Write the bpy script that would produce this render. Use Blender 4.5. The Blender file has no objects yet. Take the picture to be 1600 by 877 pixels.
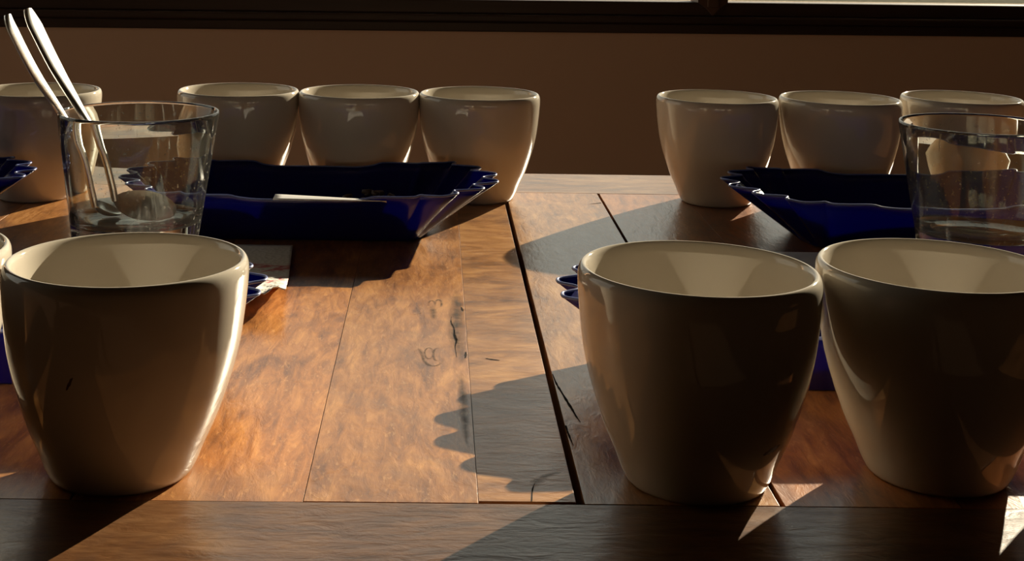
import bpy, bmesh, math, random
from mathutils import Vector, Matrix

scene = bpy.context.scene
COL = scene.collection
PI = math.pi
random.seed(7)

# ------------------------------------------------------------------ camera
# table top is z = 0, planks run along y, the window wall is at +y; metres
cam_d = bpy.data.cameras.new('camera')
cam = bpy.data.objects.new('camera', cam_d)
COL.objects.link(cam)
R_ = Vector((0.99976528, -0.01489201, 0.01573584))
U_ = Vector((-0.01652776, -0.05463956, 0.99836935))
F_ = Vector((0.01400792, 0.99839509, 0.05487287))
M_ = Matrix((R_, U_, -F_)).transposed().to_4x4()
M_.translation = (0, 0, 0.2042)
cam.matrix_world = M_
cam_d.sensor_fit = 'HORIZONTAL'
cam_d.sensor_width = 36
cam_d.lens = 49.81
cam_d.shift_x = 0.0523
cam_d.shift_y = -0.4265
cam_d.clip_start = 0.02
cam_d.clip_end = 300
scene.camera = cam

# ------------------------------------------------------------------ sky
world = bpy.data.worlds.new('sky')
scene.world = world
world.use_nodes = True
wn = world.node_tree.nodes
wl = world.node_tree.links
wn.clear()
w_out = wn.new('ShaderNodeOutputWorld')
w_bg = wn.new('ShaderNodeBackground')
w_tc = wn.new('ShaderNodeTexCoord')
w_sep = wn.new('ShaderNodeSeparateXYZ')
w_ramp = wn.new('ShaderNodeValToRGB')
w_ramp.color_ramp.elements[0].position = 0.0
w_ramp.color_ramp.elements[0].color = (0.82, 0.77, 0.66, 1)
w_ramp.color_ramp.elements[1].position = 0.55
w_ramp.color_ramp.elements[1].color = (0.82, 0.80, 0.74, 1)
wl.new(w_tc.outputs['Generated'], w_sep.inputs[0])
wl.new(w_sep.outputs['Z'], w_ramp.inputs[0])
wl.new(w_ramp.outputs[0], w_bg.inputs['Color'])
w_bg.inputs['Strength'].default_value = 1.02
wl.new(w_bg.outputs[0], w_out.inputs[0])

# ------------------------------------------------------------------ sun
SUN_EL, SUN_AZ = math.radians(19.2), math.radians(-123.6)   # azimuth the light travels to
sun_d = bpy.data.lights.new('sun', 'SUN')
sun_d.energy = 15.0
sun_d.color = (1.0, 0.86, 0.66)
sun_d.angle = math.radians(0.53)
sun = bpy.data.objects.new('sun', sun_d)
COL.objects.link(sun)
sv = Vector((math.cos(SUN_AZ) * math.cos(SUN_EL), math.sin(SUN_AZ) * math.cos(SUN_EL), -math.sin(SUN_EL)))
sun.rotation_mode = 'QUATERNION'
sun.rotation_quaternion = sv.to_track_quat('-Z', 'Y')
sun.location = (2.5, 6, 3)

# ------------------------------------------------------------------ exposure
scene.view_settings.view_transform = 'Standard'
scene.view_settings.look = 'None'
scene.view_settings.exposure = 0.0
scene.view_settings.gamma = 1.0
scene.view_settings.use_curve_mapping = False
cy = scene.cycles
cy.max_bounces = 14
cy.diffuse_bounces = 6
cy.glossy_bounces = 6
cy.transmission_bounces = 12
cy.transparent_max_bounces = 16
cy.caustics_reflective = True
cy.caustics_refractive = True
cy.blur_glossy = 0.3
cy.sample_clamp_indirect = 6.0
cy.use_denoising = True

# ------------------------------------------------------------------ helpers
def tag(o, label=None, cat=None, group=None, kind=None):
    if label: o['label'] = label
    if cat: o['category'] = cat
    if group: o['group'] = group
    if kind: o['kind'] = kind
    return o

def empty(name, loc=(0, 0, 0), rz=0.0):
    o = bpy.data.objects.new(name, None)
    o.empty_display_size = 0.02
    o.location = loc
    o.rotation_euler = (0, 0, rz)
    COL.objects.link(o)
    return o

def obj(name, bm, mat, parent=None, smooth=False, angle=None):
    me = bpy.data.meshes.new(name)
    bm.normal_update()
    bm.to_mesh(me)
    bm.free()
    if smooth:
        for p in me.polygons: p.use_smooth = True
        if angle is not None:
            me.set_sharp_from_angle(angle=math.radians(angle))
    if mat: me.materials.append(mat)
    o = bpy.data.objects.new(name, me)
    COL.objects.link(o)
    if parent: o.parent = parent
    return o

def add_box(bm, x0, x1, y0, y1, z0, z1):
    v = [bm.verts.new(c) for c in ((x0, y0, z0), (x1, y0, z0), (x1, y1, z0), (x0, y1, z0),
                                   (x0, y0, z1), (x1, y0, z1), (x1, y1, z1), (x0, y1, z1))]
    for f in ((0, 3, 2, 1), (4, 5, 6, 7), (0, 1, 5, 4), (1, 2, 6, 5), (2, 3, 7, 6), (3, 0, 4, 7)):
        bm.faces.new([v[i] for i in f])
    return v

def box_bm(x0, x1, y0, y1, z0, z1, bevel=0.0, seg=2):
    bm = bmesh.new()
    add_box(bm, x0, x1, y0, y1, z0, z1)
    if bevel:
        bmesh.ops.bevel(bm, geom=bm.edges[:], offset=bevel, segments=seg, profile=0.5, affect='EDGES')
    return bm

def lathe(prof, n=72, closed=True):
    """prof: list of (r, z); r = 0 ends are poles"""
    bm = bmesh.new()
    rings = []
    for r, z in prof:
        if r < 1e-7:
            rings.append([bm.verts.new((0, 0, z))])
        else:
            rings.append([bm.verts.new((r * math.cos(2 * PI * k / n), r * math.sin(2 * PI * k / n), z)) for k in range(n)])
    for a, b in zip(rings, rings[1:]):
        for k in range(n):
            k2 = (k + 1) % n
            if len(a) == 1 and len(b) > 1: bm.faces.new((a[0], b[k], b[k2]))
            elif len(b) == 1 and len(a) > 1: bm.faces.new((a[k], b[0], a[k2]))
            elif len(a) > 1: bm.faces.new((a[k], b[k], b[k2], a[k2]))
    bmesh.ops.recalc_face_normals(bm, faces=bm.faces[:])
    return bm

def catmull(pts, sub=4, closed=False):
    n = len(pts)
    out = []
    P = [Vector(p) for p in pts]
    rng = range(n) if closed else range(n - 1)
    for i in rng:
        if closed:
            a, b, c, d = P[i - 1], P[i], P[(i + 1) % n], P[(i + 2) % n]
        else:
            a, b, c, d = P[max(i - 1, 0)], P[i], P[i + 1], P[min(i + 2, n - 1)]
        for s in range(sub):
            t = s / sub
            out.append(0.5 * ((2 * b) + (c - a) * t + (2 * a - 5 * b + 4 * c - d) * t * t + (3 * b - a - 3 * c + d) * t ** 3))
    if not closed: out.append(P[-1].copy())
    return out

# ------------------------------------------------------------------ materials
def mat(name):
    m = bpy.data.materials.new(name)
    m.use_nodes = True
    nt = m.node_tree
    return m, nt, nt.nodes, nt.links, nt.nodes['Principled BSDF']

def simple(name, col, rough=0.5, spec=0.5, metal=0.0, coat=0.0, noise=None, bump=None):
    m, nt, N, L, b = mat(name)
    b.inputs['Base Color'].default_value = (*col, 1)
    b.inputs['Roughness'].default_value = rough
    b.inputs['Specular IOR Level'].default_value = spec
    b.inputs['Metallic'].default_value = metal
    b.inputs['Coat Weight'].default_value = coat
    if noise or bump:
        tc = N.new('ShaderNodeTexCoord')
    if noise:
        sc, amt = noise
        nz = N.new('ShaderNodeTexNoise'); nz.inputs['Scale'].default_value = sc; nz.inputs['Detail'].default_value = 5
        L.new(tc.outputs['Object'], nz.inputs['Vector'])
        mx = N.new('ShaderNodeMix'); mx.data_type = 'RGBA'
        mx.inputs['A'].default_value = (*[c * (1 - amt) for c in col], 1)
        mx.inputs['B'].default_value = (*[min(1, c * (1 + amt)) for c in col], 1)
        L.new(nz.outputs['Fac'], mx.inputs['Factor'])
        L.new(mx.outputs['Result'], b.inputs['Base Color'])
    if bump:
        sc, st, di = bump
        nb = N.new('ShaderNodeTexNoise'); nb.inputs['Scale'].default_value = sc; nb.inputs['Detail'].default_value = 4
        L.new(tc.outputs['Object'], nb.inputs['Vector'])
        bp_ = N.new('ShaderNodeBump'); bp_.inputs['Strength'].default_value = st; bp_.inputs['Distance'].default_value = di
        L.new(nb.outputs['Fac'], bp_.inputs['Height'])
        L.new(bp_.outputs['Normal'], b.inputs['Normal'])
    return m

def wood_material(name='table_wood', gx=6.0, gy=1.05, gd=0.7, fx=2.2, fy=0.7):
    """varnished old teak: the grain runs along the plank's own y axis; the plank's object colour tints it"""
    m, nt, N, L, b = mat(name)
    tc = N.new('ShaderNodeTexCoord'); oi = N.new('ShaderNodeObjectInfo')
    off = N.new('ShaderNodeVectorMath'); off.operation = 'SCALE'
    comb = N.new('ShaderNodeCombineXYZ')
    for k in range(3): L.new(oi.outputs['Random'], comb.inputs[k])
    L.new(comb.outputs[0], off.inputs[0]); off.inputs['Scale'].default_value = 37.0
    pos = N.new('ShaderNodeVectorMath'); pos.operation = 'ADD'
    L.new(tc.outputs['Object'], pos.inputs[0]); L.new(off.outputs[0], pos.inputs[1])
    def mapped(sx, sy, sz):
        mp = N.new('ShaderNodeMapping'); mp.inputs['Scale'].default_value = (sx, sy, sz)
        L.new(pos.outputs[0], mp.inputs['Vector']); return mp
    def noise(mp, scale, detail=5, rough=0.6, dist=0.0):
        n = N.new('ShaderNodeTexNoise'); n.inputs['Scale'].default_value = scale
        n.inputs['Detail'].default_value = detail; n.inputs['Roughness'].default_value = rough
        n.inputs['Distortion'].default_value = dist
        L.new(mp.outputs[0], n.inputs['Vector']); return n
    grain = noise(mapped(gx, gy, gx), 30, 7, 0.68, gd)
    figure = noise(mapped(fx, fy, fx), 16, 5, 0.6, 1.6)
    fleck = noise(mapped(9, 2.6, 9), 60, 3, 0.6, 0.3)
    blotch = noise(mapped(1.0, 0.8, 1.0), 13, 4, 0.6, 0.8)
    ramp = N.new('ShaderNodeValToRGB')
    e = ramp.color_ramp.elements
    e[0].position = 0.34; e[0].color = (0.115, 0.040, 0.011, 1)
    e[1].position = 0.67; e[1].color = (0.66, 0.335, 0.115, 1)
    x = e.new(0.50); x.color = (0.385, 0.165, 0.046, 1)
    mixf = N.new('ShaderNodeMath'); mixf.operation = 'MULTIPLY_ADD'
    L.new(grain.outputs['Fac'], mixf.inputs[0]); mixf.inputs[1].default_value = 0.5
    m2 = N.new('ShaderNodeMath'); m2.operation = 'MULTIPLY'
    L.new(figure.outputs['Fac'], m2.inputs[0]); m2.inputs[1].default_value = 0.5
    L.new(m2.outputs[0], mixf.inputs[2])
    L.new(mixf.outputs[0], ramp.inputs[0])
    # grey violet stains of age
    br = N.new('ShaderNodeValToRGB')
    br.color_ramp.elements[0].position = 0.52; br.color_ramp.elements[0].color = (0, 0, 0, 1)
    br.color_ramp.elements[1].position = 0.70; br.color_ramp.elements[1].color = (0.75, 0.75, 0.75, 1)
    L.new(blotch.outputs['Fac'], br.inputs[0])
    st = N.new('ShaderNodeMix'); st.data_type = 'RGBA'
    L.new(br.outputs[0], st.inputs['Factor']); L.new(ramp.outputs[0], st.inputs['A'])
    st.inputs['B'].default_value = (0.190, 0.098, 0.058, 1)
    # pale flecks
    fr = N.new('ShaderNodeValToRGB')
    fr.color_ramp.elements[0].position = 0.58; fr.color_ramp.elements[0].color = (0, 0, 0, 1)
    fr.color_ramp.elements[1].position = 0.78; fr.color_ramp.elements[1].color = (0.60, 0.60, 0.60, 1)
    L.new(fleck.outputs['Fac'], fr.inputs[0])
    fl = N.new('ShaderNodeMix'); fl.data_type = 'RGBA'
    L.new(fr.outputs[0], fl.inputs['Factor']); L.new(st.outputs['Result'], fl.inputs['A'])
    fl.inputs['B'].default_value = (0.66, 0.38, 0.17, 1)
    tint = N.new('ShaderNodeMix'); tint.data_type = 'RGBA'; tint.blend_type = 'MULTIPLY'
    tint.inputs['Factor'].default_value = 1.0
    L.new(fl.outputs['Result'], tint.inputs['A']); L.new(oi.outputs['Color'], tint.inputs['B'])
    L.new(tint.outputs['Result'], b.inputs['Base Color'])
    rr = N.new('ShaderNodeMapRange'); rr.inputs['To Min'].default_value = 0.26; rr.inputs['To Max'].default_value = 0.46
    L.new(grain.outputs['Fac'], rr.inputs['Value']); L.new(rr.outputs[0], b.inputs['Roughness'])
    b.inputs['Specular IOR Level'].default_value = 0.5
    b.inputs['Coat Weight'].default_value = 0.8; b.inputs['Coat Roughness'].default_value = 0.24; b.inputs['Coat IOR'].default_value = 1.5
    bp1 = N.new('ShaderNodeBump'); bp1.inputs['Strength'].default_value = 0.35; bp1.inputs['Distance'].default_value = 0.0006
    L.new(grain.outputs['Fac'], bp1.inputs['Height'])
    pit = noise(mapped(2.6, 1.0, 2.6), 60, 4, 0.6, 0.8)
    bp2 = N.new('ShaderNodeBump'); bp2.inputs['Strength'].default_value = 0.42; bp2.inputs['Distance'].default_value = 0.0008
    L.new(pit.outputs['Fac'], bp2.inputs['Height']); L.new(bp1.outputs[0], bp2.inputs['Normal'])
    L.new(bp2.outputs[0], b.inputs['Normal']); L.new(bp2.outputs[0], b.inputs['Coat Normal'])
    return m

WOOD = wood_material()
WAVY = wood_material('wavy_table_wood', 2.2, 0.8, 1.6, 1.5, 0.8)

def plain_wood(name, dark, light, rough=0.45, sc=(4, 60, 60)):
    m, nt, N, L, b = mat(name)
    tc = N.new('ShaderNodeTexCoord'); mp = N.new('ShaderNodeMapping'); mp.inputs['Scale'].default_value = sc
    L.new(tc.outputs['Object'], mp.inputs['Vector'])
    n = N.new('ShaderNodeTexNoise'); n.inputs['Scale'].default_value = 1.0; n.inputs['Detail'].default_value = 6
    L.new(mp.outputs[0], n.inputs['Vector'])
    mx = N.new('ShaderNodeMix'); mx.data_type = 'RGBA'
    mx.inputs['A'].default_value = (*dark, 1); mx.inputs['B'].default_value = (*light, 1)
    L.new(n.outputs['Fac'], mx.inputs['Factor']); L.new(mx.outputs['Result'], b.inputs['Base Color'])
    b.inputs['Roughness'].default_value = rough
    return m

FRAME = plain_wood('dark_frame_wood', (0.030, 0.014, 0.008), (0.085, 0.042, 0.024), 0.4, (3, 50, 50))
FRAME_V = plain_wood('mullion_wood', (0.085, 0.036, 0.018), (0.20, 0.094, 0.048), 0.42, (50, 50, 3))
WALL = simple('wall_plaster', (0.86, 0.50, 0.30), 0.85, 0.3, noise=(1.6, 0.10), bump=(90, 0.15, 0.001))
PANEL = plain_wood('dark_panelling', (0.035, 0.020, 0.012), (0.075, 0.042, 0.024), 0.5, (30, 30, 2))
CEIL = simple('ceiling_plaster', (0.22, 0.17, 0.12), 0.9, 0.3, noise=(2, 0.06))
FLOOR = plain_wood('floor_boards', (0.030, 0.017, 0.010), (0.060, 0.034, 0.019), 0.5, (40, 3, 40))
LEDGE = simple('ledge_plaster', (0.235, 0.20, 0.16), 0.95, 0.0, noise=(30, 0.25))
GROUND = simple('gravel_ground', (0.10, 0.095, 0.075), 0.95, 0.0, noise=(9, 0.6))
GLAZE = None

def glaze_material():
    m, nt, N, L, b = mat('cream_glaze')
    tc = N.new('ShaderNodeTexCoord')
    n = N.new('ShaderNodeTexNoise'); n.inputs['Scale'].default_value = 35; n.inputs['Detail'].default_value = 4
    L.new(tc.outputs['Object'], n.inputs['Vector'])
    mx = N.new('ShaderNodeMix'); mx.data_type = 'RGBA'
    mx.inputs['A'].default_value = (0.54, 0.48, 0.39, 1); mx.inputs['B'].default_value = (0.60, 0.535, 0.445, 1)
    L.new(n.outputs['Fac'], mx.inputs['Factor']); L.new(mx.outputs['Result'], b.inputs['Base Color'])
    b.inputs['Roughness'].default_value = 0.05
    b.inputs['IOR'].default_value = 1.5
    n2 = N.new('ShaderNodeTexNoise'); n2.inputs['Scale'].default_value = 22; n2.inputs['Detail'].default_value = 1
    L.new(tc.outputs['Object'], n2.inputs['Vector'])
    bp_ = N.new('ShaderNodeBump'); bp_.inputs['Strength'].default_value = 0.10; bp_.inputs['Distance'].default_value = 0.002
    L.new(n2.outputs['Fac'], bp_.inputs['Height']); L.new(bp_.outputs['Normal'], b.inputs['Normal'])
    return m
GLAZE = glaze_material()
CLAY = simple('bare_clay', (0.55, 0.46, 0.34), 0.8, 0.2, noise=(80, 0.15))

def glass_material():
    m, nt, N, L, b = mat('tumbler_glass')
    N.remove(b)
    tc = N.new('ShaderNodeTexCoord')
    rf = N.new('ShaderNodeBsdfRefraction'); rf.inputs['Color'].default_value = (0.97, 0.99, 0.97, 1)
    rf.inputs['Roughness'].default_value = 0.0; rf.inputs['IOR'].default_value = 1.5
    gl = N.new('ShaderNodeBsdfGlossy'); gl.inputs['Roughness'].default_value = 0.02
    fr = N.new('ShaderNodeFresnel'); fr.inputs['IOR'].default_value = 1.5
    gm = N.new('ShaderNodeMixShader')
    L.new(fr.outputs[0], gm.inputs[0]); L.new(rf.outputs[0], gm.inputs[1]); L.new(gl.outputs[0], gm.inputs[2])
    # a film of dust and dried splashes that the sun catches
    dn = N.new('ShaderNodeTexNoise'); dn.inputs['Scale'].default_value = 420; dn.inputs['Detail'].default_value = 2
    L.new(tc.outputs['Object'], dn.inputs['Vector'])
    dr = N.new('ShaderNodeValToRGB'); e = dr.color_ramp.elements
    e[0].position = 0.66; e[0].color = (0.022, 0.022, 0.022, 1); e[1].position = 0.73; e[1].color = (0.38, 0.38, 0.38, 1)
    L.new(dn.outputs['Fac'], dr.inputs[0])
    df = N.new('ShaderNodeBsdfDiffuse'); df.inputs['Color'].default_value = (0.8, 0.78, 0.72, 1)
    mx = N.new('ShaderNodeMixShader'); L.new(dr.outputs[0], mx.inputs[0]); L.new(gm.outputs[0], mx.inputs[1]); L.new(df.outputs[0], mx.inputs[2])
    L.new(mx.outputs[0], N['Material Output'].inputs['Surface'])
    return m
GLASS = glass_material()

def pane_material():
    m, nt, N, L, b = mat('window_glass')
    N.remove(b)
    out = N['Material Output']
    t = N.new('ShaderNodeBsdfTransparent'); t.inputs[0].default_value = (0.96, 0.97, 0.95, 1)
    g = N.new('ShaderNodeBsdfGlossy'); g.inputs['Roughness'].default_value = 0.02
    fr = N.new('ShaderNodeFresnel'); fr.inputs['IOR'].default_value = 1.45
    mx = N.new('ShaderNodeMixShader')
    L.new(fr.outputs[0], mx.inputs[0]); L.new(t.outputs[0], mx.inputs[1]); L.new(g.outputs[0], mx.inputs[2])
    L.new(mx.outputs[0], out.inputs['Surface'])
    return m
PANE = pane_material()

def tray_material():
    m, nt, N, L, b = mat('blue_plastic')
    out = N['Material Output']
    b.inputs['Base Color'].default_value = (0.003, 0.006, 0.10, 1)
    b.inputs['Roughness'].default_value = 0.22
    tl = N.new('ShaderNodeBsdfTranslucent'); tl.inputs['Color'].default_value = (0.0, 0.004, 0.42, 1)
    mx = N.new('ShaderNodeMixShader'); mx.inputs[0].default_value = 0.22
    tc = N.new('ShaderNodeTexCoord')
    n = N.new('ShaderNodeTexNoise'); n.inputs['Scale'].default_value = 60
    L.new(tc.outputs['Object'], n.inputs['Vector'])
    rr = N.new('ShaderNodeMapRange'); rr.inputs['To Min'].default_value = 0.16; rr.inputs['To Max'].default_value = 0.30
    L.new(n.outputs['Fac'], rr.inputs['Value']); L.new(rr.outputs[0], b.inputs['Roughness'])
    L.new(b.outputs[0], mx.inputs[1]); L.new(tl.outputs[0], mx.inputs[2]); L.new(mx.outputs[0], out.inputs['Surface'])
    return m
BLUE = tray_material()
STEEL = simple('spoon_steel', (0.90, 0.88, 0.84), 0.30, 0.5, 1.0, bump=(55, 0.12, 0.0008))
BEAN = simple('roasted_bean', (0.050, 0.026, 0.014), 0.45, 0.4, noise=(200, 0.3))
PAPER = simple('white_paper', (0.80, 0.78, 0.77), 0.34, 0.5, noise=(40, 0.04))
SMUDGE = simple('dried_coffee', (0.10, 0.055, 0.025), 0.35, 0.4, noise=(300, 0.3))

def stain_material():
    m, nt, N, L, b = mat('water_stain')
    out = N['Material Output']
    b.inputs['Base Color'].default_value = (0.035, 0.030, 0.026, 1)
    b.inputs['Roughness'].default_value = 0.5
    t = N.new('ShaderNodeBsdfTransparent')
    mx = N.new('ShaderNodeMixShader')
    tc = N.new('ShaderNodeTexCoord')
    n = N.new('ShaderNodeTexNoise'); n.inputs['Scale'].default_value = 130; n.inputs['Detail'].default_value = 5
    L.new(tc.outputs['Object'], n.inputs['Vector'])
    rr = N.new('ShaderNodeMapRange'); rr.inputs['From Min'].default_value = 0.35; rr.inputs['From Max'].default_value = 0.7
    rr.inputs['To Min'].default_value = 0.25; rr.inputs['To Max'].default_value = 0.80
    L.new(n.outputs['Fac'], rr.inputs['Value'])
    at = N.new('ShaderNodeAttribute'); at.attribute_name = 'fade'
    fm = N.new('ShaderNodeMath'); fm.operation = 'MULTIPLY'; L.new(rr.outputs[0], fm.inputs[0]); L.new(at.outputs['Fac'], fm.inputs[1])
    L.new(fm.outputs[0], mx.inputs[0])
    L.new(t.outputs[0], mx.inputs[1]); L.new(b.outputs[0], mx.inputs[2]); L.new(mx.outputs[0], out.inputs['Surface'])
    return m
STAIN = stain_material()
CRACK = simple('crack_filler', (0.012, 0.008, 0.006), 0.9, 0.1, noise=(200, 0.3))

def napkin_material():
    m, nt, N, L, b = mat('printed_napkin')
    tc = N.new('ShaderNodeTexCoord')
    mp = N.new('ShaderNodeMapping'); mp.inputs['Scale'].default_value = (1, 1, 1)
    L.new(tc.outputs['Object'], mp.inputs['Vector'])
    sep = N.new('ShaderNodeSeparateXYZ'); L.new(mp.outputs[0], sep.inputs[0])
    n = N.new('ShaderNodeTexNoise'); n.inputs['Scale'].default_value = 85; n.inputs['Detail'].default_value = 2; n.inputs['Distortion'].default_value = 1.5
    L.new(tc.outputs['Object'], n.inputs['Vector'])
    # red print runs in a band near the front edge
    add = N.new('ShaderNodeMath'); add.operation = 'MULTIPLY_ADD'
    L.new(n.outputs['Fac'], add.inputs[0]); add.inputs[1].default_value = 0.05; L.new(sep.outputs['Y'], add.inputs[2])
    band = N.new('ShaderNodeValToRGB'); e = band.color_ramp.elements
    band.color_ramp.interpolation = 'EASE'
    e[0].position = 0.0; e[0].color = (0, 0, 0, 1); e[1].position = 1.0; e[1].color = (0, 0, 0, 1)
    for p_, v in ((0.40, 0.0), (0.45, 0.9), (0.50, 0.1), (0.60, 0.0), (0.65, 0.85), (0.71, 0.0)):
        q = e.new(p_); q.color = (v, v, v, 1)
    mr = N.new('ShaderNodeMapRange'); mr.inputs['From Min'].default_value = -0.07; mr.inputs['From Max'].default_value = 0.10
    L.new(add.outputs[0], mr.inputs['Value']); L.new(mr.outputs[0], band.inputs[0])
    mx = N.new('ShaderNodeMix'); mx.data_type = 'RGBA'
    mx.inputs['A'].default_value = (0.80, 0.76, 0.70, 1); mx.inputs['B'].default_value = (0.62, 0.07, 0.08, 1)
    L.new(band.outputs[0], mx.inputs['Factor']); L.new(mx.outputs['Result'], b.inputs['Base Color'])
    b.inputs['Roughness'].default_value = 0.85
    v = N.new('ShaderNodeTexVoronoi'); v.inputs['Scale'].default_value = 330
    L.new(tc.outputs['Object'], v.inputs['Vector'])
    bp_ = N.new('ShaderNodeBump'); bp_.inputs['Strength'].default_value = 0.6; bp_.inputs['Distance'].default_value = 0.001
    L.new(v.outputs['Distance'], bp_.inputs['Height']); L.new(bp_.outputs['Normal'], b.inputs['Normal'])
    return m
NAPKIN = napkin_material()

# ------------------------------------------------------------------ the room
FZ, CZ = -0.75, 1.95
WROT = math.radians(3.5)          # the window wall stands a little askew to the table
WY = 2.60
wall_root = Matrix.Translation((0.14, WY, 0)) @ Matrix.Rotation(WROT, 4, 'Z')
def on_wall(o):
    o.matrix_world = wall_root
    return o
tag(obj('floor', box_bm(-1.95, 4.0, -2.9, 3.2, FZ - 0.1, FZ), FLOOR), kind='structure')
tag(obj('ceiling', box_bm(-1.95, 4.0, -2.9, 3.2, CZ, CZ + 0.1), CEIL), kind='structure')
LX = -1.75                         # left wall; unseen side window near the corner, added to light the back wall
SY0, SY1, SZ0, SZ1 = 0.80, 2.40, -0.45, 1.25
bm = bmesh.new()
add_box(bm, LX - 0.12, LX, -2.9, SY0, FZ, CZ)
add_box(bm, LX - 0.12, LX, SY1, 3.2, FZ, CZ)
add_box(bm, LX - 0.12, LX, SY0, SY1, FZ, SZ0)
add_box(bm, LX - 0.12, LX, SY0, SY1, SZ1, CZ)
tag(obj('wall_left', bm, PANEL), kind='structure')
tag(obj('wall_right', box_bm(3.9, 4.0, -2.9, 3.2, FZ, CZ), PANEL), kind='structure')
tag(obj('wall_front', box_bm(LX, 3.9, -2.9, -2.8, FZ, CZ), PANEL), kind='structure')

# window wall, in the wall's own frame (x along the wall, room side at y = 0)
OX0, OX1, OZ0, OZ1 = -1.55, 3.12, 0.005, 1.12
T = 0.16
bm = bmesh.new()
add_box(bm, -2.05, 4.1, 0.0, T, FZ, OZ0)
add_box(bm, -2.05, 4.1, 0.0, T, OZ1, CZ)
add_box(bm, -2.05, OX0, 0.0, T, OZ0, OZ1)
add_box(bm, OX1, 4.1, 0.0, T, OZ0, OZ1)
tag(on_wall(obj('wall_back', bm, WALL)), kind='structure')

win = empty('window_1')
tag(win, kind='structure')
win.matrix_world = wall_root
GZ = 0.0625                        # lower edge of the glass
MUL = (-1.04, 0.372, 1.78)  # centres of the upright mullions
MW = 0.028
obj('bottom_rail', box_bm(OX0, OX1, -0.004, 0.07, OZ0, 0.0225, 0.002), FRAME, win)
obj('rail_moulding', box_bm(OX0, OX1, -0.010, 0.07, 0.0225, 0.0365, 0.0035), FRAME, win)
obj('sash_rail', box_bm(OX0, OX1, 0.004, 0.06, 0.0365, GZ, 0.003), FRAME, win)
obj('top_rail', box_bm(OX0, OX1, -0.004, 0.07, OZ1 - 0.07, OZ1, 0.003), FRAME, win)
for x in MUL:
    bm = bmesh.new()
    # upright with a pointed mitre foot let into the rail
    pts = [(-MW, OZ1 - 0.07), (-MW, GZ), (-0.012, GZ - 0.011), (0, GZ - 0.024), (0.012, GZ - 0.011), (MW, GZ), (MW, OZ1 - 0.07)]
    front = [bm.verts.new((x + a, -0.002, z)) for a, z in pts]
    back = [bm.verts.new((x + a, 0.055, z)) for a, z in pts]
    bm.faces.new(front); bm.faces.new(back[::-1])
    for k in range(len(pts)):
        k2 = (k + 1) % len(pts)
        bm.faces.new((front[k2], front[k], back[k], back[k2]))
    bmesh.ops.recalc_face_normals(bm, faces=bm.faces[:])
    mu = obj('mullion', bm, FRAME_V, win)
    obj('bead', box_bm(x - 0.0105, x + 0.0105, -0.006, 0.0, GZ - 0.009, OZ1 - 0.07, 0.0015), FRAME_V, mu)
xs = [OX0] + list(MUL) + [OX1]
for a, b_ in zip(xs, xs[1:]):
    obj('pane', box_bm(a + MW * 0.9, b_ - MW * 0.9, 0.030, 0.034, GZ - 0.002, OZ1 - 0.068), PANE, win)
side = empty('added_side_window', (LX - 0.06, (SY0 + SY1) / 2, 0))  # added out of view as extra light for the back wall
tag(side, kind='structure')
hw_ = (SY1 - SY0) / 2
for y_ in (-hw_ + 0.025, hw_ - 0.025):
    obj('stile', box_bm(-0.03, 0.03, y_ - 0.025, y_ + 0.025, SZ0, SZ1, 0.002), FRAME_V, side)
obj('bottom_rail', box_bm(-0.03, 0.03, -hw_ + 0.05, hw_ - 0.05, SZ0, SZ0 + 0.05, 0.002), FRAME, side)
obj('top_rail', box_bm(-0.03, 0.03, -hw_ + 0.05, hw_ - 0.05, SZ1 - 0.05, SZ1, 0.002), FRAME, side)
obj('pane', box_bm(-0.002, 0.002, -hw_ + 0.045, hw_ - 0.045, SZ0 + 0.045, SZ1 - 0.045), PANE, side)
tag(on_wall(obj('trim_1', box_bm(OX0 - 0.1, OX1 + 0.1, 0.062, 0.195, -0.02, 0.0572, 0.003), LEDGE)), kind='structure')
tag(obj('ground', box_bm(-60, 60, 3.3, 90, -1.3, -1.2), GROUND), kind='structure')

# ------------------------------------------------------------------ the table
table = empty('wooden_table', (0, 0.8, 0))
tag(table, 'weathered varnished plank table with breadboard ends set before the window', 'table')
TY = 0.8
def plank(x0, x1, y0, y1, tint, dz=0.0, along_x=False, bev=0.00015, name='plank'):
    w, l = (x1 - x0) / 2, (y1 - y0) / 2
    if along_x: w, l = l, w
    bm = box_bm(-w, w, -l, l, -0.028, 0, bev, 2)
    o = obj(name, bm, WOOD, table)
    o.location = ((x0 + x1) / 2, (y0 + y1) / 2 - TY, dz)
    if along_x: o.rotation_euler = (0, 0, PI / 2)
    o.color = (*tint, 1)
    return o
PY0, PY1 = 0.5105, 1.0855
EDGES = [(-0.640, -0.5556), (-0.555, -0.4706), (-0.470, -0.3846), (-0.384, -0.2894), (-0.2886, -0.2104), (-0.2098, -0.1256),
         (-0.1250, -0.0439), (-0.0437, 0.0178), (0.0180, 0.0525), (0.0554, 0.1243), (0.1263, 0.1889), (0.1895, 0.2630),
         (0.2637, 0.3400), (0.3407, 0.4210), (0.4217, 0.5000), (0.5007, 0.5800), (0.5807, 0.6600)]
TINTS = [(1, .95, .9), (.9, .85, .8), (1, 1, 1), (.95, .9, .85), (1.05, 1.0, .95), (.95, .9, .85), (1.32, 1.16, .90),
         (1.14, 1.06, .92), (1.0, 1.0, .98), (1.0, 1.05, 1.18), (.95, .80, .75), (.85, .62, .5), (1, .85, .8), (1, 1, 1),
         (.9, .9, .85), (1, .95, .9), (.95, .9, .9)]
planks = []
for k, ((a, b_), t) in enumerate(zip(EDGES, TINTS)):
    y0 = PY0 + (0.0022 if k == 8 else 0.0)
    planks.append(plank(a, b_, y0, PY1, t, random.uniform(-0.0003, 0.0002) if k != 9 else 0.0, along_x=(k == 8)))
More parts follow.
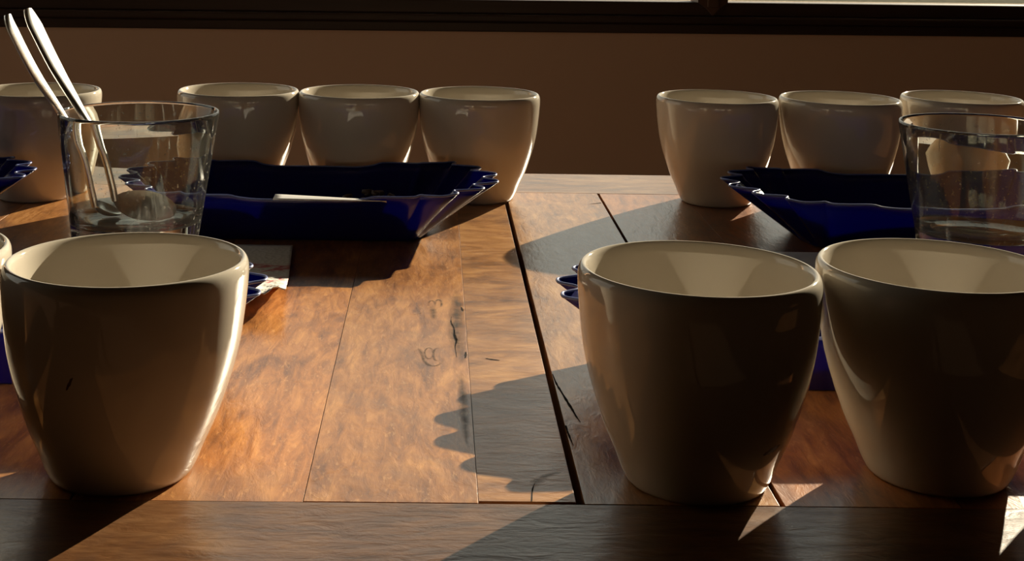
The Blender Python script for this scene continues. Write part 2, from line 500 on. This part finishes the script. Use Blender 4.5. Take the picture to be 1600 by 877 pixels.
plank(-0.640, 0.660, 0.4300, 0.5098, (.36, .33, .34), 0.0, True, name='end_board')
plank(-0.640, 0.660, 1.0862, 1.1670, (.72, .80, 1.0), 0.0, True, name='end_board')
for x in (-0.60, 0.62):
    for y in (0.47, 1.127):
        o = obj('leg', box_bm(-0.03, 0.03, -0.03, 0.03, FZ, -0.028, 0.003), FRAME_V, table)
        o.location = (x, y - TY, 0)
for y in (0.475, 1.122):
    o = obj('apron', box_bm(-0.57, 0.59, -0.011, 0.011, -0.11, -0.028, 0.002), FRAME, table)
    o.location = (0, y - TY, 0)

# cracks, chips and water marks in the old boards (sub-parts lying in their plank)
def ribbon(pl, pts, widths, material, name, sub=4, z=0.00012):
    soft = material is STAIN
    inv = Matrix.Rotation(-pl.rotation_euler.z, 4, 'Z') @ Matrix.Translation((-pl.location.x, -TY - pl.location.y, 0))
    pts = catmull([inv @ Vector((x, y, 0)) for x, y in pts], sub)
    bm = bmesh.new()
    n = len(pts)
    cols = (-1.5, -0.75, 0, 0.75, 1.5) if soft else (-1, 1)
    fade = bm.verts.layers.float.new('fade')
    rows = []
    for i, p in enumerate(pts):
        t = (pts[min(i + 1, n - 1)] - pts[max(i - 1, 0)]).normalized()
        s = Vector((-t.y, t.x, 0))
        f = i / (n - 1) * (len(widths) - 1)
        k = min(int(f), len(widths) - 2)
        w = (widths[k] * (1 - f + k) + widths[k + 1] * (f - k)) / 2
        w *= random.uniform(0.95, 1.05) if soft else random.uniform(0.65, 1.35)
        row = []
        for c in cols:
            v = bm.verts.new(p + s * w * c + Vector((0, 0, z)))
            v[fade] = (1.0 - abs(c) / 1.5) * min(1.0, 4.0 * min(i, n - 1 - i) / n) if soft else 1.0
            row.append(v)
        rows.append(row)
    for a, b in zip(rows, rows[1:]):
        for k in range(len(cols) - 1): bm.faces.new((a[k], a[k + 1], b[k + 1], b[k]))
    for f_ in bm.faces:
        f_.normal_update()
        if f_.normal.z < 0: f_.normal_flip()
    return obj(name, bm, material, pl)
pr, pm, pc = planks[9], planks[7], planks[8]
pc.data.materials[0] = WAVY
ribbon(pr, [(0.0556, 0.6540), (0.0563, 0.6404), (0.0576, 0.6288), (0.0590, 0.6166), (0.0602, 0.6067), (0.0610, 0.5989), (0.0621, 0.5920)],
       [0.0003, 0.0009, 0.0011, 0.0010, 0.0002], CRACK, 'crack')
ribbon(pr, [(0.0556, 0.588), (0.0558, 0.5800), (0.0562, 0.5730), (0.0567, 0.5660)], [0.0008, 0.0008, 0.0002], CRACK, 'crack')
ribbon(pm, [(0.0108, 0.7459), (0.0104, 0.7352), (0.0118, 0.7248), (0.0119, 0.7128), (0.0127, 0.7030), (0.0120, 0.6935), (0.0126, 0.6771)],
       [0.0002, 0.0006, 0.0007, 0.0014, 0.0004, 0.0003], CRACK, 'crack')
ribbon(pm, [(0.0164, 0.676), (0.0168, 0.681), (0.0169, 0.686)], [0.0006, 0.0014, 0.0004], CRACK, 'crack')
ribbon(pm, [(0.0160, 0.764), (0.0166, 0.759), (0.0170, 0.756)], [0.0004, 0.0012, 0.0004], CRACK, 'crack')
ribbon(pc, [(0.0260, 0.6767), (0.0290, 0.6752), (0.0325, 0.6740)], [0.0003, 0.0016, 0.0004], CRACK, 'crack')
ribbon(pc, [(0.0368, 0.5130), (0.0377, 0.5229), (0.0390, 0.5290)], [0.0006, 0.0003], CRACK, 'crack')
ribbon(pc, [(0.0378, 0.5250), (0.0400, 0.5310), (0.0440, 0.5365), (0.0500, 0.5405)], [0.0016, 0.0040, 0.0024, 0.0016], STAIN, 'water_mark')
ribbon(planks[9], [(0.1140, 1.0449), (0.1190, 1.0470), (0.1236, 1.0500)], [0.0003, 0.0018, 0.0010], CRACK, 'crack')
ribbon(pm, [(-0.0075, 0.6845), (-0.0054, 0.6891), (-0.0039, 0.6818), (-0.0030, 0.6729), (-0.0010, 0.6660), (0.0020, 0.6636), (0.0052, 0.6680), (0.0063, 0.6768)],
       [0.0012, 0.0018, 0.0014, 0.0018, 0.0012, 0.0016], STAIN, 'water_mark')
def ring(c, rx, ry, a0=0, a1=2 * PI, n=9):
    return [(c[0] + rx * math.cos(a0 + (a1 - a0) * k / (n - 1)), c[1] + ry * math.sin(a0 + (a1 - a0) * k / (n - 1))) for k in range(n)]
ribbon(pm, ring((-0.0006, 0.683), 0.0020, 0.0085), [0.0010, 0.0010], STAIN, 'water_mark')
ribbon(pm, ring((0.0034, 0.681), 0.0019, 0.0100, 1.0, 5.6), [0.0010, 0.0012], STAIN, 'water_mark')
ribbon(pm, ring((0.0004, 0.768), 0.0018, 0.008, -0.6, 3.6), [0.0012, 0.0012], STAIN, 'water_mark')
ribbon(pm, ring((0.0040, 0.770), 0.0017, 0.008, -1.4, 3.2), [0.0012, 0.0012], STAIN, 'water_mark')
ribbon(pm, [(0.0012, 0.766), (0.0012, 0.752), (0.0016, 0.738)], [0.0020, 0.0034, 0.0018], STAIN, 'water_mark')
ribbon(pm, [(0.0142, 0.800), (0.0140, 0.782), (0.0138, 0.760), (0.0132, 0.735), (0.0128, 0.712), (0.0138, 0.690), (0.0142, 0.665)],
       [0.0015, 0.0050, 0.0062, 0.0070, 0.0064, 0.0050, 0.0034], STAIN, 'water_mark')
ribbon(pm, [(0.0142, 0.655), (0.0145, 0.610), (0.0150, 0.560)], [0.0030, 0.0034, 0.0012], STAIN, 'water_mark')

# ------------------------------------------------------------------ cups
H = 0.0772
OUT = [(0.0, 0.0016), (0.0215, 0.0016), (0.0238, 0.0), (0.0252, 0.0002), (0.0264, 0.0014), (0.0282, 0.0050), (0.0303, 0.0103), (0.0336, 0.0175), (0.0361, 0.0240),
       (0.0398, 0.0355), (0.0424, 0.0465), (0.0438, 0.0570), (0.0446, 0.0650), (0.0450, 0.0710), (0.0449, 0.0741), (0.0444, 0.0759), (0.0435, 0.0770),
       (0.0425, 0.0770), (0.0416, 0.0760), (0.0410, 0.0742), (0.0406, 0.0710), (0.0400, 0.0640), (0.0386, 0.0510), (0.0358, 0.0370), (0.0318, 0.0235), (0.0270, 0.0130),
       (0.0215, 0.0078), (0.0120, 0.0062), (0.0, 0.0060)]
cup_mesh = None
def outer_r(z):
    pr_ = OUT[3:15]
    for (r0, z0), (r1, z1) in zip(pr_, pr_[1:]):
        if z0 <= z <= z1: return r0 + (r1 - r0) * (z - z0) / (z1 - z0)
    return 0.045
def make_cup():
    prof = catmull([(r, z, 0) for r, z in OUT], 3)
    bm = lathe([(max(0.0, p.x), p.y) for p in prof], 96)
    o = obj('cupping_bowl', bm, GLAZE, None, True)
    fr = obj('foot_ring', lathe([(0.0212, 0.0014), (0.0228, -0.0001), (0.0250, -0.0001), (0.0258, 0.0012)], 64), CLAY, o, True)
    return o
cup0 = make_cup()
def smudge(cup, a0, a1, z0, z1, w):
    """a dried drip on the outside of the bowl"""
    bm = bmesh.new(); n = 8; rows = []
    for k in range(n + 1):
        t = k / n; a = a0 + (a1 - a0) * t; z = z0 + (z1 - z0) * t
        ww = w * math.sin(PI * (0.08 + 0.84 * t)) * random.uniform(0.7, 1.2)
        rows.append([bm.verts.new(((outer_r(z + q) + 0.00012) * math.cos(a), (outer_r(z + q) + 0.00012) * math.sin(a), z + q)) for q in (-ww, 0, ww)])
    for p, q in zip(rows, rows[1:]):
        for j in range(2): bm.faces.new((p[j], q[j], q[j + 1], p[j + 1]))
    bmesh.ops.recalc_face_normals(bm, faces=bm.faces[:])
    return obj('coffee_smudge', bm, SMUDGE, cup, True)
CUPS = [
    ('front', -0.1133, 0.5372, 0.2, 0, 0, 'cream bowl in the left foreground, standing alone before the glass with spoons'),
    ('front', 0.0988, 0.5343, 1.1, 0.010, -0.004, 'cream foreground bowl just right of the wide plank gap, left of two touching bowls'),
    ('front', 0.1916, 0.5437, 2.3, 0.006, -0.003, 'cream foreground bowl directly before the right glass tumbler'),
    ('front', -0.2065, 0.5490, 3.0, 0, 0, 'cream bowl showing only a sliver of rim at the left edge of the photo'),
    ('front', 0.2895, 0.5520, 4.0, 0, 0, 'cream front-row bowl beyond the right edge, casting the shadow in the bottom right corner'),
    ('rear', -0.2888, 1.0470, 5.0, 0, 0, 'cream back-row bowl at the far left, behind the spoon handles'),
    ('rear', -0.1455, 1.0640, 0.7, 0, 0, 'cream back-row bowl partly behind the right rim of the glass with spoons'),
    ('rear', -0.0558, 1.0631, 1.7, 0, 0, 'cream back-row bowl, middle of the three behind the large left tray'),
    ('rear', 0.0335, 1.0618, 2.7, 0, 0, 'cream back-row bowl behind the pointed right end of the large left tray'),
    ('rear', 0.2103, 1.0617, 3.7, 0.004, 0, 'cream back-row bowl at the pointed left end of the large right tray'),
    ('rear', 0.3030, 1.0646, 4.7, 0.006, 0, 'cream back-row bowl behind the large right tray, just left of the right glass'),
    ('rear', 0.4000, 1.0800, 5.7, 0.008, 0, 'cream back-row bowl at the far right, directly behind the right glass'),
]
GROUPS = {'front': 'cupping bowls in the front row', 'rear': 'cupping bowls in the back row'}
cups = []
for k, (g, x, y, rz, tx, ty, lab) in enumerate(CUPS):
    if k == 0: c = cup0
    else:
        c = cup0.copy(); COL.objects.link(c)
        for ch in list(cup0.children):
            d = ch.copy(); COL.objects.link(d); d.parent = c
    c.location = (x, y, 0.0002)
    c.rotation_euler = (0, tx, rz * 0)      # a few bowls sit slightly crooked
    tag(c, lab, 'cup', GROUPS[g])
    cups.append(c)
smudge(cups[0], -1.85, -1.78, 0.0415, 0.0460, 0.0012)
smudge(cups[1], -1.02, -0.78, 0.0195, 0.0215, 0.0012)

# ------------------------------------------------------------------ tumblers
def make_tumbler():
    RT, RB, HT, FL = 0.0470, 0.0340, 0.0897, 0.0255
    def ro(z): return RB + (RT - RB) * (z / HT)
    wall = 0.0021
    prof = [(0, 0.0012), (RB - 0.006, 0.0012), (RB - 0.003, 0.0), (RB - 0.0008, 0.0005), (RB + 0.0002, 0.002)]
    prof += [(ro(z), z) for z in (0.010, 0.020, 0.030, 0.045, 0.060, 0.075, HT - 0.002)]
    prof += [(RT - 0.0002, HT - 0.0008), (RT - 0.0007, HT), (RT - wall + 0.0006, HT), (RT - wall, HT - 0.0009)]
    prof += [(ro(z) - wall, z) for z in (0.075, 0.060, 0.045, 0.035)]
    prof += [(ro(0.030) - wall - 0.0004, 0.030), (ro(FL) - wall - 0.002, FL + 0.0018), (ro(FL) - wall - 0.0052, FL + 0.0002), (0.015, FL - 0.0008), (0, FL - 0.0012)]
    o = obj('glass_tumbler', lathe(prof, 96), GLASS, None, True, 50)
    return o
tum = make_tumbler()
tum.cycles.is_caustics_caster = True
tum.location = (-0.1738, 0.845, 0.0002)
tag(tum, 'clear thick-bottomed glass tumbler holding two spoons', 'glass', 'glass tumblers on the table')
tum2 = tum.copy(); COL.objects.link(tum2)
tum2.location = (0.3238, 0.842, 0.0002)
tag(tum2, 'clear thick-bottomed glass tumbler without spoons, cut by the right edge of the photo', 'glass', 'glass tumblers on the table')

# ------------------------------------------------------------------ spoons
def make_spoon(name, path, side, hw, bowl_c, bowl_dir, bowl_n, bl, bw, depth):
    """path: points of the handle from tip to neck; side: direction across the handle"""
    root = empty(name, path[-1])
    org = Vector(path[-1])
    P = catmull(path, 6)
    n = len(P)
    bm = bmesh.new(); rows = []
    S0 = Vector(side).normalized()
    for i, p in enumerate(P):
        t = (P[min(i + 1, n - 1)] - P[max(i - 1, 0)]).normalized()
        s = (S0 - t * S0.dot(t)).normalized(); nn = t.cross(s).normalized()
        f = i / (n - 1) * (len(hw) - 1); k = min(int(f), len(hw) - 2)
        w = hw[k] * (1 - f + k) + hw[k + 1] * (f - k)
        th = 0.0019 + 0.0002 * (i / (n - 1))
        ring_ = []
        for j in range(10):
            a = 2 * PI * j / 10
            ring_.append(bm.verts.new(p - org + s * (w * math.cos(a)) + nn * (th * math.sin(a))))
        rows.append(ring_)
    for a, b_ in zip(rows, rows[1:]):
        for j in range(10): bm.faces.new((a[j], a[(j + 1) % 10], b_[(j + 1) % 10], b_[j]))
    bm.faces.new(rows[0][::-1]); bm.faces.new(rows[-1])
    bmesh.ops.recalc_face_normals(bm, faces=bm.faces[:])
    obj('handle', bm, STEEL, root, True, 60)
    # bowl: shallow egg-shaped dish with a thin wall
    c = Vector(bowl_c); d = Vector(bowl_dir).normalized(); nn = Vector(bowl_n); nn = (nn - d * nn.dot(d)).normalized(); s = d.cross(nn)
    bm = bmesh.new(); NR, NA = 7, 28
    def surf(off):
        grid = [[bm.verts.new(c - org + nn * (-depth + off))]]
        for i in range(1, NR + 1):
            r = i / NR; row = []
            for j in range(NA):
                a = 2 * PI * j / NA
                eg = 1.0 + 0.12 * math.cos(a)
                q = d * (bl * r * math.cos(a)) + s * (bw * r * eg * math.sin(a)) + nn * (-depth * (1 - r ** 2.2) + off * (1 - 0.3 * r))
                row.append(bm.verts.new(c - org + q))
            grid.append(row)
        return grid
    A, B = surf(0.0006), surf(-0.0006)
    for G in (A, B):
        for j in range(NA): bm.faces.new((G[0][0], G[1][j], G[1][(j + 1) % NA]))
        for i in range(1, NR):
            for j in range(NA): bm.faces.new((G[i][j], G[i + 1][j], G[i + 1][(j + 1) % NA], G[i][(j + 1) % NA]))
    for j in range(NA): bm.faces.new((A[NR][j], B[NR][j], B[NR][(j + 1) % NA], A[NR][(j + 1) % NA]))
    bmesh.ops.recalc_face_normals(bm, faces=bm.faces[:])
    obj('bowl', bm, STEEL, root, True, 60)
    return root
sp1 = make_spoon('cupping_spoon', [(-0.2520, 0.8420, 0.1452), (-0.2480, 0.8405, 0.1362), (-0.2335, 0.8370, 0.1122), (-0.2168, 0.8350, 0.0890), (-0.2046, 0.8360, 0.0673), (-0.1990, 0.8380, 0.0455), (-0.1970, 0.8400, 0.0350)],
                 (0.16, 0.98, 0.05), [0.0026, 0.0056, 0.0052, 0.0032, 0.0019, 0.0019, 0.0024],
                 (-0.1925, 0.8510, 0.0318), (0.16, 0.93, -0.20), (0.45, -0.1, 0.85), 0.0130, 0.0080, 0.0040)
sp2 = make_spoon('cupping_spoon', [(-0.2385, 0.836, 0.1490), (-0.2335, 0.834, 0.1400), (-0.2200, 0.831, 0.1165), (-0.2040, 0.829, 0.0915), (-0.1920, 0.831, 0.0700), (-0.1870, 0.837, 0.0490), (-0.1855, 0.840, 0.0392)],
                 (0.20, 0.97, 0.07), [0.0034, 0.0078, 0.0070, 0.0038, 0.0019, 0.0020, 0.0026],
                 (-0.1685, 0.8430, 0.0350), (0.96, 0.12, -0.22), (0.30, -0.50, 0.78), 0.0185, 0.0125, 0.0065)
tag(sp1, 'polished steel spoon in the glass, the slimmer left handle of the two', 'spoon', 'spoons in the left glass')
tag(sp2, 'polished steel spoon with the broader right handle, bowl lying on the glass bottom', 'spoon', 'spoons in the left glass')

# ------------------------------------------------------------------ blue trays
TL, TW, TB, TBL = 0.1235, 0.0625, 0.033, 0.0765
QEND = [(TL - 0.0095, 0.0000), (TL - 0.0065, 0.0045), (TL - 0.0012, 0.0085), (TL, 0.0125), (TL - 0.0012, 0.0170), (TL - 0.0085, 0.0215), (TL - 0.0165, 0.0258),
        (TL - 0.0140, 0.0300), (TL - 0.0105, 0.0340), (TL - 0.0100, 0.0382), (TL - 0.0130, 0.0420), (TL - 0.0210, 0.0448), (TL - 0.0285, 0.0470),
        (TL - 0.0285, 0.0505), (TL - 0.0265, 0.0545), (TL - 0.0285, 0.0590), (TL - 0.0360, 0.0612), (TL - 0.0460, 0.0603), (TL - 0.0500, 0.0590),
        (TL - 0.0540, 0.0612), (TL - 0.0640, 0.0625), (TL - 0.0780, 0.0624), (TL - 0.0850, 0.0606), (TL - 0.0960, 0.0600), (TL - 0.1100, 0.0604)]
def rim_z(x, y):
    ax = abs(x)
    if ax > TL - 0.03: return 0.0350
    if ax > TL - 0.052: return 0.0340
    if ax > TL - 0.082: return 0.0332
    if ax > TL - 0.090: return 0.0315
    return 0.0304
def tray_bm():
    q = QEND
    right = [(x, -y) for x, y in reversed(q[1:])] + list(q)              # from lower side, round the right end, to the upper side
    full = right + [(0.0, 0.0612)] + [(-x, -y) for x, y in right] + [(0.0, -0.0612)]
    rim = catmull([(x, y, rim_z(x, y)) for x, y in full], 3, True)
    bm = bmesh.new(); NR = 5; rings = []
    def base(p):
        x, y = abs(p.x), abs(p.y)
        sx, sy = math.copysign(1, p.x), math.copysign(1, p.y)
        if x > TL - 0.032 and y < 0.047:
            bx = TBL - 0.006 * (y / 0.047) ** 3; by = y * 0.62
        elif x > TL - 0.045:
            t = min(1.0, max(0.0, (y - 0.047) / 0.014)); bx = TBL - 0.006 - 0.005 * t; by = 0.0291 + 0.0039 * t
        else:
            bx = x * (TBL - 0.011) / (TL - 0.045); by = TB
        return Vector((sx * bx, sy * by, 0.0006))
    for i in range(NR + 1):
        t = i / NR
        rings.append([bm.verts.new(base(p).lerp(p, t) + Vector((0, 0, 0.0))) for p in rim])
    n = len(rim)
    for a, b_ in zip(rings, rings[1:]):
        for j in range(n): bm.faces.new((a[j], a[(j + 1) % n], b_[(j + 1) % n], b_[j]))
    c = bm.verts.new((0, 0, 0.0006))
    for j in range(n): bm.faces.new((c, rings[0][(j + 1) % n], rings[0][j]))
    # rolled lip: a narrow outward flange on the rim
    bmesh.ops.recalc_face_normals(bm, faces=bm.faces[:])
    return bm
tray0 = obj('sample_tray', tray_bm(), BLUE, None, True, 35)
sol = tray0.modifiers.new('wall', 'SOLIDIFY'); sol.thickness = 0.0009; sol.offset = 0.0
def rim_bm():
    q = QEND
    right = [(x, -y) for x, y in reversed(q[1:])] + list(q)
    full = right + [(0.0, 0.0612)] + [(-x, -y) for x, y in right] + [(0.0, -0.0612)]
    P = catmull([(x, y, rim_z(x, y)) for x, y in full], 3, True)
    bm = bmesh.new(); n = len(P); rows = []
    for i in range(n):
        t = (P[(i + 1) % n] - P[i - 1]).normalized(); s_ = t.cross(Vector((0, 0, 1))).normalized(); u_ = s_.cross(t)
        rows.append([bm.verts.new(P[i] + (s_ * math.cos(a) + u_ * math.sin(a)) * 0.0007) for a in [2 * PI * k / 6 for k in range(6)]])
    for i in range(n):
        a, b_ = rows[i], rows[(i + 1) % n]
        for k in range(6): bm.faces.new((a[k], b_[k], b_[(k + 1) % 6], a[(k + 1) % 6]))
    bmesh.ops.recalc_face_normals(bm, faces=bm.faces[:])
    return bm
RIM = simple('glint_blue_rim', (0.10, 0.13, 0.34), 0.28, 0.6, noise=(90, 0.3))  # paler blue paints in the glint along the tray rim
obj('rim', rim_bm(), RIM, tray0, True)
TRAYS = [(-0.0812, 0.9480, 0.0, 'large blue scalloped plastic tray with a white slip over its near rim'),
         (0.3165, 0.9440, 0.004, 'blue scalloped plastic tray before the right back bowls, half behind the right glass'),
         (-0.3880, 0.9440, 0.0, 'blue scalloped plastic tray with only its pointed right end showing at the left edge'),
         (0.1830, 0.6670, 0.0, 'blue scalloped plastic tray mostly hidden behind the two right foreground bowls'),
         (-0.2010, 0.6640, 0.0, 'blue scalloped plastic tray behind the left foreground bowl, beside the printed napkin')]
trays = []
for k, (x, y, rz, lab) in enumerate(TRAYS):
    t = tray0 if k == 0 else tray0.copy()
    if k:
        COL.objects.link(t)
        for ch in list(tray0.children):
            d = ch.copy(); COL.objects.link(d); d.parent = t
    t.location = (x, y, 0.0004); t.rotation_euler = (0, 0, rz)
    tag(t, lab, 'tray', 'blue sample trays')
    trays.append(t)

# roasted beans heaped in the trays: nobody could count them
def beans_bm(n, lx, ly, hx, hy, hz):
    bm = bmesh.new()
    rnd = random.Random(n)
    base = bmesh.new(); bmesh.ops.create_icosphere(base, subdivisions=1, radius=1.0)
    vs = [v.co.copy() for v in base.verts]; fs = [[v.index for v in f.verts] for f in base.faces]; base.free()
    for k in range(n):
        u, v = rnd.uniform(-1, 1), rnd.uniform(-1, 1)
        x, y = u * lx, v * ly
        zt = 0.0045 + hz * math.exp(-(((x - hx) / 0.032) ** 2 + ((y - hy) / 0.022) ** 2))
        m = Matrix.Translation((x, y, rnd.uniform(0.0045, zt + 0.001))) @ Matrix.Rotation(rnd.uniform(0, 6.3), 4, 'Z') @ Matrix.Rotation(rnd.uniform(-0.7, 0.7), 4, 'X') @ Matrix.Diagonal((0.0050, 0.0034, 0.0024, 1))
        vv = []
        for c in vs:
            q = c.copy()
            if q.z > 0.3 and abs(q.y) < 0.25: q.z -= 0.45      # the crease of the bean
            vv.append(bm.verts.new(m @ q))
        for f in fs: bm.faces.new([vv[i] for i in f])
    return bm
def beans(t, n, hx, hy, hz, lab):
    o = obj('coffee_beans', beans_bm(n, 0.066, 0.027, hx, hy, hz), BEAN, None, True)
    o.location = t.location; o.location.z += 0.0004
    tag(o, lab, 'coffee beans', 'beans in the trays', 'stuff')
beans(trays[0], 340, 0.040, 0.0, 0.020, 'dark roasted coffee beans heaped in the tray with the white slip')
beans(trays[1], 300, 0.0, 0.0, 0.010, 'dark roasted coffee beans in the tray behind the right glass')

# ------------------------------------------------------------------ papers
def sheet(name, nx, ny, fn, material, thick=0.00035):
    bm = bmesh.new()
    g = [[bm.verts.new(fn(i / nx, j / ny)) for i in range(nx + 1)] for j in range(ny + 1)]
    for j in range(ny):
        for i in range(nx): bm.faces.new((g[j][i], g[j][i + 1], g[j + 1][i + 1], g[j + 1][i]))
    o = obj(name, bm, material, None, True)
    s = o.modifiers.new('thickness', 'SOLIDIFY'); s.thickness = thick; s.offset = 0
    return o
# slip lying in the large tray with one edge bent over the near rim
def slip_fn(u, v):
    x = -0.0985 + 0.0700 * u
    crest = 0.8848 + 0.0135 * (1 - u) ** 0.8
    if v <= 0.3:
        y = 0.8838 + (crest - 0.8838) * v / 0.3; z = 0.0316 + 0.0006 * (1 - u) * v / 0.3
    else:
        w = (v - 0.3) / 0.7
        y = crest + 0.045 * w; z = 0.0316 + 0.0006 * (1 - u) - 0.020 * w
    return (x - (-0.064), y - 0.915, z - 0.02)
slip = sheet('paper_slip', 14, 10, slip_fn, PAPER)
slip.location = (-0.064, 0.915, 0.02)
tag(slip, 'white paper slip lying in the left large tray, bent over its near rim', 'paper')
# printed napkin on the table between the two left trays
def napkin_fn(u, v):
    x0 = -0.1750 + 0.0915 * u
    y = 0.744 + 0.150 * v
    x = x0 + 0.008 * u * (1 - v) - 0.003 * v
    y += 0.010 * (1 - u) * (1 - v)
    front = max(0.0, 1 - v / 0.42)
    z = 0.0012 + 0.0105 * front ** 0.8 * (0.30 + 0.70 * u) + 0.0012 * math.sin(34 * u + 3 * v) * (front ** 1.0) + 0.0006 * math.sin(75 * u + 40 * v) * min(1, 2 * front) + 0.0009 * math.sin(9 * u + 11 * v) * (1 - v)
    y += 0.0022 * math.sin(41 * u) * front
    return (x + 0.13, y - 0.82, z)
napkin = sheet('printed_napkin', 48, 34, napkin_fn, NAPKIN)
napkin.location = (-0.13, 0.82, 0.0006)
tag(napkin, 'white embossed paper napkin with red print and a ruffled sunlit edge', 'napkin')
def card_fn(u, v):
    x = 0.185 + 0.080 * u; y = 0.795 + 0.100 * v
    return (x - 0.225, y - 0.845, 0.0008 + 0.0012 * math.sin(3 * u) * (1 - v))
card = sheet('paper_sheet', 10, 8, card_fn, PAPER)
card.location = (0.225, 0.845, 0.0004)
tag(card, 'plain white paper sheet glimpsed between the rims of the two right foreground bowls', 'paper')

# sunlight is traced through the tumblers' glass onto what stands in and around them
sun_d.cycles.is_caustics_light = True
tum2.cycles.is_caustics_caster = True
for o in list(sp1.children) + list(sp2.children) + planks:
    o.cycles.is_caustics_receiver = True
